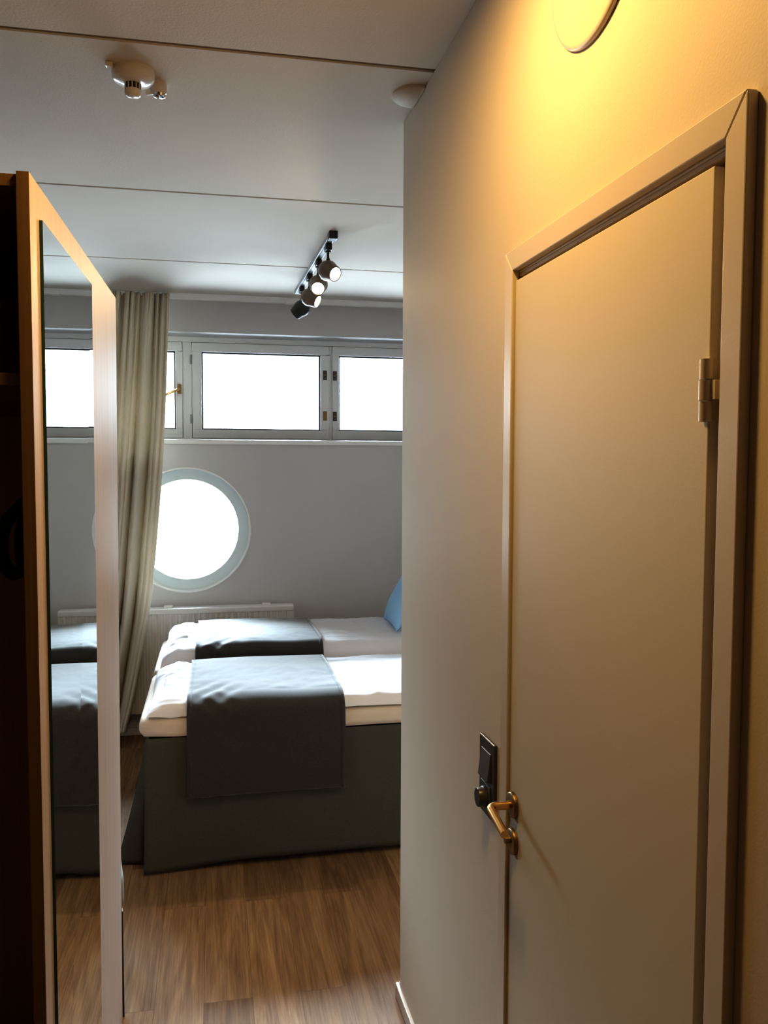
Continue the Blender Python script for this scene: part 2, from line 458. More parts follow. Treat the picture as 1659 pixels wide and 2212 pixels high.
# handle of the left sash
mb = MB(); mb.box(-0.222, -0.198, YF-0.018, YF-0.012, 2.085, 2.145)
hp = obj('handle_plate', mb, M['dbrass'], w1, bevel=0.002)
mb = MB(); mb.tube([(-0.21, YF-0.018, 2.112), (-0.21, YF-0.05, 2.112), (-0.216, YF-0.058, 2.109), (-0.29, YF-0.075, 2.073)], [0.008, 0.008, 0.0085, 0.0075], 14)
obj('handle_lever', mb, M['brass'], hp, smooth=True)

# porthole
e = empty('window_4', (RC[0], YB+0.03, RC[1]-RR), 'round porthole window low on the grey wall', kind='structure')
TR = Matrix.Translation((RC[0], YB, RC[1])) @ Matrix.Rotation(-PI/2, 4, 'X')   # local z -> +y
mb = MB(); mb.lathe([(0.311, 0.070), (0.3735, 0.070), (0.3735, 0.14), (0.308, 0.14), (0.308, 0.074), (0.311, 0.070)], TR, 96, close=False)
autosmooth(obj('ring_frame', mb, M['ringframe'], e))
mb = MB(); mb.lathe([(0.3705, 0.069), (0.3735, 0.000), (0.3755, -0.0035), (0.3825, -0.0035), (0.3825, 0.0), (0.3738, 0.002), (0.3738, 0.069)], TR, 96, close=False)
autosmooth(obj('edge_bead', mb, M['white'], e))
mb = MB(); mb.lathe([(0.3095, 0.082), (0.3095, 0.086)], TR, 96)
obj('pane', mb, M['glass'], e)

# ------------------------------------------------------------------ bathroom door
d1 = empty('door_1', W(1.18, 0, 0), 'cream bathroom door with a brass lever handle', kind='structure')
T = lambda s, n, z: W(s, n, z)
# casing with mitred corners
CI0, CI1, CO0, CO1, ZI, ZO, CT = 0.853, 1.503, 0.816, 1.541, 2.012, 2.051, 0.014
mb = MB()
def prism(mb, poly, n0, n1):
    k = len(poly)
    vs = [W(s, n0, z) for s, z in poly] + [W(s, n1, z) for s, z in poly]
    mb.add(vs, [tuple(range(k)), tuple(reversed(range(k, 2*k)))] + [(i, (i+1) % k, k+(i+1) % k, k+i) for i in range(k)])
g = 0.0006
prism(mb, [(CO0, 0), (CI0, 0), (CI0, ZI), (CO0, ZO-0.0)], 0, CT)
prism(mb, [(CO1, 0), (CI1, 0), (CI1, ZI), (CO1, ZO)], 0, CT)
prism(mb, [(CO0+g*2, ZO+g), (CI0+g, ZI+g), (CI1-g, ZI+g), (CO1-g*2, ZO+g)], 0, CT)
obj('casing', mb, M['trim'], d1, bevel=0.0018)
# jamb lining
mb = MB()
mb.box(DS0-0.0, DS0+0.006, -0.10, -0.001, 0, DZ-0.0, T); mb.box(DS1-0.006, DS1, -0.10, -0.001, 0, DZ, T); mb.box(DS0, DS1, -0.10, -0.001, DZ-0.006, DZ, T)
mb.box(DS0+0.006, DS1-0.006, -0.10, -0.06, 0, DZ-0.006, T)
obj('jamb', mb, M['trim'], d1)
LS0, LS1, LZ, LN = 0.881, 1.4995, 1.993, 0.008
mb = MB(); mb.box(LS0, LS1, -0.032, LN, 0.008, LZ, T)
leaf = obj('door_leaf', mb, M['door'], d1, bevel=0.0015)
# hinge: three knuckles
mb = MB()
hs, hn = 0.878, 0.014
hg = None
zs = [1.700, 1.7245, 1.7485, 1.773]
for i in range(3):
    k = MB(); r_ = 0.0075 if i != 1 else 0.0082
    k.tube([W(hs, hn, zs[i]+0.0006), W(hs, hn, zs[i+1]-0.0006)], r_, 24)
    if i == 1: k.box(hs-0.016, hs, 0.006, 0.013, zs[1]+0.001, zs[2]-0.001, T)
    else: k.box(hs, hs+0.012, 0.0075, 0.011, zs[i]+0.001, zs[i+1]-0.001, T)
    if hg is None: hg = autosmooth(obj('hinge', k, M['trim'], d1))
    else: autosmooth(obj('hinge_knuckle', k, M['trim'], hg))
# lever handle
def rose(name, s, z, parent, m, r=0.0245, t=0.008):
    TT = Matrix.Translation(W(s, LN, z)) @ Matrix.Rotation(-PI/2, 4, 'Y')
    k = MB(); k.lathe([(r, 0), (r, t*0.55), (r*0.96, t*0.85), (r*0.88, t), (0.0001, t)], TT, 40)
    return autosmooth(obj(name, k, m, parent), 50)
rs = rose('handle_rose', 1.477, 1.001, d1, M['dbrass'])
pts = [W(1.477, LN+0.006, 1.001), W(1.477, 0.04, 1.0015)]
for i in range(9):
    a = i/8*PI/2
    pts.append(W(1.477-0.014*(1-math.cos(a)), 0.044+0.014*math.sin(a), 1.0015-0.002*i/8))
pts.append(W(1.392, 0.058, 0.985))
mb = MB(); mb.tube(pts, 0.0080, 24)
autosmooth(obj('handle_lever', mb, M['brass'], rs), 50)
rk = rose('key_rose', 1.476, 0.930, d1, M['dbrass'])
mb = MB(); mb.tube([W(1.476, LN+0.006, 0.934), W(1.476, LN+0.018, 0.934)], [0.0075, 0.0065], 20)
autosmooth(obj('thumb_turn', mb, M['dbrass'], rk), 50)

# light switch with dimmer, beside the door
ls = empty('light_switch', W(1.634, 0, 0.996), 'dark grey double wall switch with a round dimmer knob beside the brass handle', 'light switch')
mb = MB(); mb.box(1.590, 1.680, 0, 0.008, 0.915, 1.077, T)
obj('cover_frame', mb, M['dgrey'], ls, bevel=0.0025)
mb = MB()
P = [(1.607, 0.0075), (1.663, 0.0075)]
vs = [W(1.607, 0.008, 0.992), W(1.665, 0.008, 0.992), W(1.665, 0.008, 1.053), W(1.607, 0.008, 1.053),
      W(1.607, 0.0165, 0.994), W(1.665, 0.0165, 0.994), W(1.665, 0.0095, 1.052), W(1.607, 0.0095, 1.052)]
mb.add(vs, [(0, 1, 2, 3), (4, 7, 6, 5), (0, 4, 5, 1), (1, 5, 6, 2), (2, 6, 7, 3), (3, 7, 4, 0)])
obj('rocker', mb, M['dgrey2'], ls, bevel=0.0012)
mb = MB(); mb.box(1.607, 1.665, 0.008, 0.0105, 0.925, 0.984, T)
obj('dimmer_plate', mb, M['dgrey2'], ls, bevel=0.0012)
TT = Matrix.Translation(W(1.636, 0.0105, 0.954)) @ Matrix.Rotation(-PI/2, 4, 'Y')
mb = MB(); mb.lathe([(0.0225, 0), (0.0225, 0.004), (0.0205, 0.006), (0.0197, 0.015), (0.0187, 0.017), (0.0001, 0.0172)], TT, 40)
autosmooth(obj('dimmer_knob', mb, M['dgrey'], ls), 35)

# round white cover high on the wall above the door
TT = Matrix.Translation(W(1.210, 0.0, 2.440)) @ Matrix.Rotation(-PI/2, 4, 'Y')
mb = MB(); mb.lathe([(0.150, 0), (0.1505, 0.004), (0.148, 0.0075), (0.142, 0.009), (0.0001, 0.0095)], TT, 96)
tag(autosmooth(obj('wall_cover', mb, M['trim']), 50), 'round cream cover disc on the wall above the door, only its lower rim in view', 'wall cover')
# flat ceiling disc beside the wall top
mb = MB(); vs = []; K = 64; zc = HC
cx, cy, r = 0.541, 2.246, 0.064
poly = []
for k in range(K):
    a = 2*PI*k/K; x = cx + r*math.cos(a); y = cy + r*math.sin(a)
    lim = 0.549 + (YC-y)*KW - 0.0015
    poly.append((min(x, lim), y))
def inset(q, f): return [(cx+(x-cx)*f, cy+(y-cy)*f) for x, y in q]
p2 = inset(poly, 0.95)
mb.add([(x, y, HC) for x, y in poly] + [(x, y, HC-0.006) for x, y in poly] + [(x, y, HC-0.0095) for x, y in p2],
       [(k, (k+1) % K, K+(k+1) % K, K+k) for k in range(K)] + [(K+k, K+(k+1) % K, 2*K+(k+1) % K, 2*K+k) for k in range(K)] + [tuple(range(2*K, 3*K)), tuple(reversed(range(K)))])
tag(autosmooth(obj('ceiling_cover', mb, M['ceil']), 60), 'flat round cover on the ceiling against the bathroom wall top', 'ceiling cover')

# ------------------------------------------------------------------ ceiling sensors
def lathe_down(prof, x, y, n=48):
    k = MB(); k.lathe([(r_, -h) for r_, h in prof], Matrix.Translation((x, y, HC)), n); return k
sd = empty('smoke_detector', (-0.195, 2.262, HC), 'round white smoke detector with a dark ringed sensor tip on the ceiling', 'smoke detector')
autosmooth(obj('base', lathe_down([(0.052, 0), (0.053, 0.010), (0.052, 0.020), (0.047, 0.027), (0.022, 0.031), (0.0001, 0.031)], -0.193, 2.258), M['plastic'], sd), 50)
mb = lathe_down([(0.0195, 0.031), (0.0185, 0.046), (0.0001, 0.046)], -0.195, 2.264)
sh = autosmooth(obj('sensor_grille', mb, M['black'], sd), 50); sh['label'] = 'black slotted grille'
mb = MB()
for k in range(12):
    a = 2*PI*k/12
    mb.tube([(-0.195+0.0195*math.cos(a), 2.264+0.0195*math.sin(a), HC-0.031), (-0.195+0.019*math.cos(a), 2.264+0.019*math.sin(a), HC-0.0465)], 0.0013, 8)
obj('grille_bar', mb, M['plastic'], sh)
autosmooth(obj('sensor_tip', lathe_down([(0.0205, 0.046), (0.0208, 0.052), (0.0185, 0.060), (0.012, 0.063), (0.0001, 0.064)], -0.195, 2.264), M['plastic'], sd), 50)
mb = MB(); mb.box(-0.256, -0.238, 2.214, 2.232, HC-0.012, HC)
obj('cable_clip', mb, M['plastic'], sd, bevel=0.003)
pk = empty('ceiling_sensor', (-0.137, 2.318, HC), 'small white round sensor puck beside the smoke detector', 'sensor')
autosmooth(obj('body', lathe_down([(0.0215, 0), (0.0225, 0.014), (0.0215, 0.024), (0.0165, 0.028), (0.0001, 0.028)], -0.135, 2.318), M['plastic'], pk), 50)
autosmooth(obj('lens_cap', lathe_down([(0.0165, 0.028), (0.0150, 0.034), (0.008, 0.037), (0.0001, 0.0375)], -0.133, 2.319), M['chrome'], pk), 50)
mb = MB(); mb.tube([(-0.150, 2.318, HC-0.02), (-0.166, 2.323, HC-0.022)], 0.009, 16)
obj('side_plug', mb, M['plastic'], pk)

# ------------------------------------------------------------------ track light
TX0, TY0, TX1, TY1 = 0.507, 3.585, 0.476, 4.85
tl = empty('track_light', ((TX0+TX1)/2, (TY0+TY1)/2, HC), 'ceiling track light with four dark round spot heads, three of them lit', 'track light')
def tx(y): return TX0 + (TX1-TX0)*(y-TY0)/(TY1-TY0)
mb = MB()
def Tt(u, y, z): return (tx(y)+u, y, z)
mb.box(-0.0165, 0.0165, TY0+0.05, TY1, HC-0.022, HC, Tt)
obj('track', mb, M['track'], tl, bevel=0.002)
mb = MB()
for u in (-0.008, 0.008): mb.box(u-0.002, u+0.002, TY0+0.06, TY1-0.02, HC-0.0225, HC-0.0215, Tt)
obj('track_slot', mb, M['black'], tl)
mb = MB(); mb.box(-0.0185, 0.0185, TY0, TY0+0.05, HC-0.034, HC, Tt)
obj('feed_cap', mb, M['black'], tl, bevel=0.003)
heads = [(3.735, (0.42, -0.62, -0.36), True), (4.03, (-0.16, -0.92, -0.60), True), (4.345, (0.86, -0.50, -0.50), True), (4.66, (-0.75, 0.45, -0.62), False)]
R_ = 0.045
spots = []
for (y, d, lit) in heads:
    x = tx(y); c = Vector((x, y, HC-0.136)); d = Vector(d).normalized()
    mb = MB()
    TT = Matrix.Translation(c) @ d.to_track_quat('Z', 'Y').to_matrix().to_4x4()
    pr = [(0.0001, -R_)]
    for i in range(1, 15):
        a = -PI/2 + i/14*(PI/2+0.50); pr.append((R_*math.cos(a), R_*math.sin(a)))
    pr += [(0.0365, 0.040), (0.0335, 0.052), (0.0295, 0.053), (0.028, 0.040)]
    mb.lathe(pr, TT, 40, close=False)
    hd = autosmooth(obj('spot_head', mb, M['lampbody_glare'] if lit else M['black'], tl), 60)
    mb = MB(); mb.lathe([(0.0285, 0.043), (0.026, 0.0475), (0.0001, 0.049)], TT, 32)
    lens = obj('lens', mb, M['lens'] if lit else M['black'], hd)
    mb = MB()
    mb.tube([(x, y, HC-0.05), (x, y, HC-0.096)], 0.0055, 14)
    mb.lathe([(0.013, -0.058), (0.013, -0.052)], Matrix.Translation((x, y, HC)), 20)
    mb.lathe([(0.012, -0.100), (0.007, -0.082)], Matrix.Translation((x, y, HC)), 20)
    obj('stem', mb, M['black'], hd, smooth=False)
    mb = MB(); mb.box(x-0.014, x+0.014, y-0.035, y+0.03, HC-0.052, HC-0.0222)
    obj('adapter', mb, M['black'], hd, bevel=0.004)
    if lit: spots.append((c + d*0.056, d))

# ------------------------------------------------------------------ curtain and rail
mb = MB(); mb.box(XL, XR, 5.075, 5.115, HC-0.030, HC)
mb.box(XL, XR, 5.060, 5.130, HC-0.006, HC)
cr = tag(obj('curtain_rail', mb, M['white'], bevel=0.003), 'white curtain rail along the ceiling above the strip windows', 'curtain rail')
mb = MB(); mb.box(0.425, 0.475, 5.071, 5.119, HC-0.033, HC-0.008)
obj('rail_joint', mb, M['white'], cr, bevel=0.003)

def curtain_edges(z):
    t = max(0.0, min(1.0, (2.615 - z)/2.5))
    # the cloth leans to the left towards the hem
    pts = [(0, -0.256), (0.34, -0.296), (0.645, -0.362), (0.77, -0.405), (0.93, -0.480), (1.0, -0.525)]
    k = 0
    while k < len(pts)-2 and t > pts[k+1][0]: k += 1
    def at(i): return pts[max(0, min(len(pts)-1, i))]
    (t0, p0), (t1, p1), (t2, p2), (t3, p3) = at(k-1), at(k), at(k+1), at(k+2)
    m1 = (p2-p0)/max(t2-t0, 1e-3); m2 = (p3-p1)/max(t3-t1, 1e-3); h = t2-t1; q = (t-t1)/h
    xr = (2*q**3-3*q*q+1)*p1 + (q**3-2*q*q+q)*h*m1 + (-2*q**3+3*q*q)*p2 + (q**3-q*q)*h*m2
    return -0.60 - 0.20*t, xr
P = []
NZ, NX = 110, 260
for i in range(NZ+1):
    z = 2.622 - (2.622-0.085)*i/NZ
    xl, xr = curtain_edges(z); t = (2.622-z)/2.55; row = []
    top = math.exp(-(2.622-z)/0.16)
    for j in range(NX+1):
        u = j/NX
        ph = u*2*PI
        pa = ph*1.9 + 0.55*math.sin(ph*1.6+0.7) + 0.22*math.sin(2.0*t+ph)
        big = 1.25 - 2.0*abs(math.sin(pa))**0.75          # round folds with sharp valleys
        pb = ph*4.1 + 0.7*math.sin(ph*2.3) + 1.0*t
        mid = 1.0 - 2.0*abs(math.sin(pb))
        gat = 1 - 2*abs(math.sin(ph*6.5 + 0.4*math.sin(ph*3.1)))
        f = 0.054*big*(0.50+0.50*min(1, t*2.2)) + 0.022*mid*(1-0.8*min(1, t*1.3)) + 0.018*gat*top
        x = xl+(xr-xl)*u - 0.006*math.cos(ph*13)*top*min(1, (1-u)*8)
        x += 0.014
        row.append((x, 4.985 + f*(1-0.25*top) - 0.03*t*(1-u), z + (0.012*math.sin(ph*1.3) if i == NZ else 0)))
    P.append(row)
mb = MB(); mb.grid(P)
ct = tag(obj('curtain', mb, M['curtain'], smooth=True, solid=0.0025), 'long beige curtain hanging in folds beside the windows', 'curtain')
mb = MB()
for k in range(13):
    u = k/12; x = -0.585 + u*0.32
    mb.box(x-0.004, x+0.004, 4.990, 5.0585, 2.606, 2.620)
obj('curtain_glider', mb, M['white'], ct)

# ------------------------------------------------------------------ radiator
rd = empty('radiator', (-0.26, 5.13, 0.13), 'white ribbed panel radiator under the porthole window', 'radiator')
RX0, RX1, RZ0, RZ1 = -1.02, 0.472, 0.16, 0.787
prof = []
x = RX0+0.012
pitch = 0.0333
row0, row1 = [], []
xs = []
while x < RX1-0.012:
    for du, dy in ((0.0, 0.0), (0.006, -0.009), (0.0175, -0.009), (0.0235, 0.0)):
        if x+du < RX1-0.010: xs.append((x+du, 5.085+dy))
    x += pitch
mb = MB(); mb.grid([[(RX0, 5.083, z)] + [(a, b_, z) for a, b_ in xs] + [(RX1, 5.083, z)] for z in (RZ0, RZ1-0.035)])
obj('ribbed_panel', mb, M['rad'], rd, solid=0.0015)
mb = MB(); mb.box(RX0, RX1, 5.074, 5.160, RZ1-0.036, RZ1)
tg = obj('top_grille', mb, M['rad'], rd, bevel=0.006)
for x in (RX0, RX1-0.006):
    mb = MB(); mb.box(x, x+0.006, 5.083, 5.160, RZ0, RZ1-0.036); obj('side_cover', mb, M['rad'], rd)
mb = MB(); mb.box(RX0+0.01, RX1-0.01, 5.135, 5.155, RZ0, RZ1-0.04)
obj('rear_panel', mb, M['rad'], rd)
for x in (-0.277, 0.306):
    mb = MB(); mb.box(x-0.026, x+0.026, 5.10, 5.135, RZ1-0.002, RZ1+0.014)
    obj('bracket_clip', mb, M['rad'], rd, bevel=0.005)
for x in (-0.85, 0.30):
    mb = MB(); mb.box(x-0.02, x+0.02, 5.15, YB-0.0015, RZ0+0.05, RZ1-0.08); mb.box(x-0.012, x+0.012, 5.12, 5.15, 0.0, RZ0+0.02)
    obj('wall_bracket', mb, M['rad'], rd)

# ------------------------------------------------------------------ the two beds
BX0, BX1 = -0.285, 1.78
def smooth01(t): t = max(0.0, min(1.0, t)); return t*t*(3-2*t)
def nz(x, y, z=0, s=1): return noise.noise(Vector((x*s, y*s, z)))

def make_bed(y0, y1, seed, label):
    b = empty('bed', ((BX0+BX1)/2, (y0+y1)/2, 0), label, 'bed', 'twin beds pushed together')
    # box base, legs, skirt
    mb = MB(); mb.box(BX0+0.03, BX1-0.01, y0+0.03, y1-0.012, 0.13, 0.535)
    obj('base', mb, M['skirt'], b)
    for (x, y) in ((BX0+0.15, y0+0.12), (BX1-0.15, y0+0.12), (BX0+0.15, y1-0.12), (BX1-0.15, y1-0.12)):
        mb = MB(); mb.tube([(x, y, 0), (x, y, 0.14)], [0.022, 0.028], 16)
        obj('leg', mb, M['black'], b)
    # long skirt cloths: a wavy sheet that flares a little at the hem
    for side in (0, 1):
        P = []
        for i in range(25):
            t = i/24; row = []
            for j in range(121):
                u = j/120; x = BX0+0.004 + (BX1-BX0-0.01)*u
                z = 0.552 - t*(0.552-0.008-0.022*smooth01(u/0.22)-0.007*nz(x*1.3, seed))
                w = t*(0.012*nz(x*2.1, seed+3) + 0.004*math.sin(x*9))
                fl = t*t*0.030*math.exp(-u*7) if side == 0 else 0
                y = (y0+0.012 - w*0.7 - fl - 0.004*t) if side == 0 else (y1-0.012 + 0.2*w)
                row.append((x - (0.008*t if j == 0 else 0), y, z))
            P.append(row)
        mb = MB(); mb.grid(P)
        obj('skirt_side', mb, M['skirt'], b, smooth=True, solid=0.002)
    # foot skirt, kicked out at the floor with an open corner pleat
    P = []
    for i in range(25):
        t = i/24; row = []
        for j in range(31):
            u = j/30
            yy = y0+0.075 + 0.045*t + u*(y1-y0-0.09-0.045*t)
            fl = t**1.25*0.125*(1-0.75*smooth01((u-0.0)/0.55)) + 0.006*t*math.sin(u*9)
            row.append((BX0 + 0.004 - fl, yy, 0.552 - 0.546*t))
        # the inward fold of the pleat at the near corner
        a = row[0]
        row = [(a[0] + (BX0+0.02-0.035*t*1.0-a[0])*k, y0+0.050*(1-0.4*t)+0.062*t + 0.02*(1-k), a[2]) for k in (1.0, 0.66, 0.33)] + row
        P.append(row)
    mb = MB(); mb.grid(P)
    obj('skirt_foot', mb, M['skirt'], b, smooth=True, solid=0.002)
    # mattress in a white sheet
    P = []
    secs = 18
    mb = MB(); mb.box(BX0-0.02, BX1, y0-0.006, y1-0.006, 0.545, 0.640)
    o = obj('mattress', mb, M['cream'], b)  # tan tone is painted lamp light on a white sheet
    o['label'] = 'mattress in a white sheet, warm lamp light put into its colour'
    bm = bmesh.new(); bm.from_mesh(o.data)
    bmesh.ops.subdivide_edges(bm, edges=bm.edges[:], cuts=14, use_grid_fill=True)
    for v in bm.verts:
        x, y, z = v.co
        dx = min(x-(BX0-0.02), BX1-x); dy = min(y-(y0-0.006), (y1-0.006)-y); dz = min(z-0.545, 0.64-z)
        # rounded edges
        c = Vector((max(BX0+0.03, min(BX1-0.04, x)), max(y0+0.034, min(y1-0.046, y)), max(0.585, min(0.60, z))))
        d = v.co - c
        if d.length > 0.04:
            r_ = Vector((0.05 if d.x else 0, 0.04, 0.04))
            dn = Vector((d.x/0.05, d.y/0.04, d.z/0.04)); l = max(dn.length, 1e-6)
            if l > 1: v.co = c + Vector((d.x/l, d.y/l, d.z/l))
        v.co.y += 0.006*nz(x*3, z*6, seed) * (1 if dy < 0.02 else 0)
        v.co.z += 0.008*nz(x*2.2, y*2, seed+5) * (1 if z < 0.57 else 0)
    for f in bm.faces: f.smooth = True
    bm.to_mesh(o.data); bm.free()
    return b

beds = [make_bed(3.378, 4.168, 1.7, 'near twin bed with dark grey skirt, standing closest to the doorway'),
        make_bed(4.186, 4.976, 8.3, 'far twin bed with dark grey skirt, standing beside the radiator')]

# duvet top surface as a height field: (x, y) -> z, used for duvet, runner and cushion
def top_z(x, y, y0, y1, seed, zt, fine=True):
    w = (y1-y0)
    v = (y-y0)/w
    z = zt + 0.016*math.sin(PI*v) + 0.012*nz(x*1.6+seed, y*1.6) + 0.007*nz(x*4.1, y*4.5+seed)
    if fine:
        # soft creases: ridged noise, stronger at the foot and along the duvet's length
        z += 0.010*(1-abs(nz(x*7+y*5, y*5-x*3, seed)))**5 * (1.0 if x < 0.0 else 0.35)
        z += 0.009*(1-abs(nz(x*3-y*4, y*9+x*1.5, seed+2)))**6
        z += 0.006*abs(nz(x*3+y*1.5, y*14, seed+7)) * (1.0 if x > 0.5 else 0.5)
        z += 0.003*nz(x*22, y*26, seed+9)
    else:
        z += 0.007 + 0.003*nz(x*5, y*5, seed)
    return z
def make_duvet(y0, y1, seed, zt, label, cx0, cx1):
    P = []
    x0, x1 = BX0+0.012, 1.50
    ya, yb = y0+0.004, y1-0.012
    nx, ny = 220, 100
    zb = 0.640
    for i in range(ny+1):
        v = i/ny
        row = []
        for j in range(nx+1):
            u = j/nx
            x = x0 + (x1-x0)*u; y = ya + (yb-ya)*v
            dy = min(v, 1-v)*(yb-ya); dx = min(u*(x1-x0), (1-u)*(x1-x0)+0.2)
            cov = smooth01((x-cx0+0.03)/0.03)*smooth01((cx1+0.03-x)/0.03)
            zt_ = top_z(x, y, y0, y1, seed, zt)*(1-cov) + (top_z(x, y, y0, y1, seed, zt, False)-0.002)*cov
            e = 1.0
            R1, R2 = 0.085, 0.11
            if dy < R1: e *= math.sqrt(max(0.0, 1-((R1-dy)/R1)**2))
            if dx < R2: e *= math.sqrt(max(0.0, 1-((R2-dx)/R2)**2))
            zbb = zb + 0.010*nz(x*4.0, seed+y*2.0) + 0.004*nz(x*13, seed)
            z = zbb + (zt_-zbb)*e
            x += 0.014*nz(y*5, z*10, seed) * (1 if dx < 0.05 else 0)
            y += 0.010*nz(x*4, z*9, seed+4) * (1 if dy < 0.03 else 0)
            row.append((x, y, z))
        P.append(row)
    mb = MB(); mb.grid(P)
    # skirt of the duvet edge and its underside
    o = obj('duvet', mb, M['sheet'], smooth=True)
    tag(o, label, 'duvet', 'white duvets on the twin beds')
    # folded edge of the cover at the foot: a soft rolled fold
    return o
D1 = (3.378, 4.168, 2.4, 0.683); D2 = (4.186, 4.976, 6.1, 0.722)
make_duvet(*D1, 'white duvet on the near twin bed, under the runner that hangs to the front', -0.116, 0.522)
make_duvet(*D2, 'white duvet on the far twin bed, nearer the windows', -0.10, 0.54)

def duvet_z(x, y, D):
    y0, y1, seed, zt = D
    return top_z(x, y, y0, y1, seed, zt, False)
def make_runner(D, x0, x1, hang_front, hang_back, front_y, back_y, label, seed):
    """a cloth laid across the bed: down the far side, over the top, down the near side"""
    y0, y1, sd_, zt = D
    a, bz = 0.098, 0.078
    NXR = 70
    cols = []
    for j in range(NXR+1):
        u = j/NXR
        path = []
        x = x0 + (x1-x0)*u
        zf = duvet_z(x, y0+0.08, D)+0.012; zb_ = duvet_z(x, y1-0.10, D)+0.012
        # near side, from the hem up
        nh = 26
        for i in range(nh):
            t = i/(nh-1); z = hang_front + (zf-bz-hang_front)*t
            sag = (1-t)
            path.append((x + 0.006*sag*nz(u*3, z*4, seed), front_y - 0.010*sag + 0.007*sag*nz(x*3.0, z*2.5, seed) - 0.003*sag*math.sin(u*7), z + (0.004*nz(u*2, seed)*sag)))
        for i in range(1, 13):
            q = i/12*PI/2
            path.append((x, front_y + (y0+0.080-front_y)*(1-math.cos(q)), zf-bz + bz*math.sin(q)))
        ns = 60; ya, yb = y0+0.080, y1-0.100
        for i in range(1, ns+1):
            t = i/ns; y = ya + (yb-ya)*t
            z = duvet_z(x, y, D)+0.012 + 0.0035*abs(nz(x*7+y*8, y*6-x*5, seed))*(1-t*0.3) + 0.0012*nz(x*25, y*25, seed)
            path.append((x + 0.010*math.sin(t*2.6+seed)*(u-0.5), y, z))
        for i in range(1, 13):
            q = i/12*PI/2
            path.append((x, yb + (back_y-yb)*math.sin(q), zb_-bz + bz*math.cos(q)))
        for i in range(1, 8):
            t = i/7
            path.append((x, back_y, zb_-bz + (hang_back-(zb_-bz))*t))
        # diagonal creases gathered at the front left corner
        out = []
        for (px, py, pz) in path:
            w = math.exp(-((px-(x0+0.10))/0.09)**2 - ((py-(y0+0.07))/0.10)**2)
            out.append((px, py - 0.006*w*math.sin((px*0.8+pz*0.9+py*0.5)*85), pz + 0.005*w*math.sin((px*0.8-py*0.7)*75)))
        cols.append(out)
    mb = MB(); mb.grid(cols)
    o = obj('bed_runner', mb, M['runner'], smooth=True, solid=0.003)
    tag(o, label, 'bed runner', 'grey runners across the beds')
    # stitched hems along the two long edges
    for e in (0, 1):
        k0 = 0 if e == 0 else NXR
        k1 = 2 if e == 0 else NXR-2
        h = MB(); h.grid([[(p[0], p[1]-0.0022 if i < 30 else p[1], p[2]+0.0022 if i >= 30 else p[2]) for i, p in enumerate(cols[k][:98])] for k in (k0, k1)])
        obj('hem', h, M['runner'], o, smooth=True, solid=0.0016)
    return o
make_runner(D1, -0.116, 0.522, 0.318, 0.60, 3.352, 4.158, 'grey runner on the near bed, hanging down the front side', 3.3)
make_runner(D2, -0.100, 0.540, 0.600, 0.42, 4.188, 4.996, 'grey runner on the far bed, lying flat beside the windows', 9.1)

# blue cushion leaning at the head of the far bed
S = 0.228
P = []
n_ = 36
def pil(u, v, side):
    e = (max(0.0, (1-abs(u)**2.6)*(1-abs(v)**2.6)))**0.55
    pin = 1 - 0.07*(1-abs(u)**2)*0 - 0.06*(1-v*v)*abs(u)**3*0
    x = S*u*(1-0.05*(1-v*v)*u*u) ; y = S*v*(1-0.05*(1-u*u)*v*v)
    return (x, y, side*0.062*e + 0.004*nz(u*3, v*3, side))
mb = MB()
for side in (1, -1):
    mb.grid([[pil(-1+2*i/n_, -1+2*j/n_, side if 0 < i < n_ and 0 < j < n_ else 0) for j in range(n_+1)] for i in range(n_+1)])
cu = obj('cushion', mb, M['blue'], smooth=True)
tag(cu, 'blue cushion leaning at the head of the far bed', 'cushion')
CUSH = Matrix.Translation((1.085, 4.60, 0.934)) @ Matrix.Rotation(math.radians(-4), 4, 'Z') @ Matrix.Rotation(math.radians(-60), 4, 'Y') @ Matrix.Rotation(math.radians(2), 4, 'Z')
cu.data.transform(CUSH)

# ------------------------------------------------------------------ chair just behind the wardrobe
ch = empty('chair', (-0.55, 2.74, 0), 'grey upholstered chair with black legs, peeping out behind the mirrored wardrobe', 'chair')
CR = math.radians(9)
def Ch(u, v, z):      # u: to the left of the near right corner, v: away
    return (-0.2690 - u*math.cos(CR) - v*math.sin(CR), 2.492 + v*math.cos(CR), z)
mb = MB(); mb.box(0.0, 0.50, 0, 0.46, 0.305, 0.447, Ch)
obj('seat', mb, M['seatgrey'], ch, bevel=0.045, seg=6, smooth=True)
mb = MB(); mb.box(0.44, 0.52, 0.01, 0.45, 0.40, 0.86, Ch)
obj('backrest', mb, M['seatgrey'], ch, bevel=0.035, seg=5, smooth=True)
for (u, v) in ((0.017, 0.022), (0.03, 0.43), (0.47, 0.025), (0.47, 0.43)):
    mb = MB(); mb.box(u-0.0115, u+0.0115, v-0.0115, v+0.0115, 0, 0.325, Ch)
    obj('leg', mb, M['black'], ch, bevel=0.002)

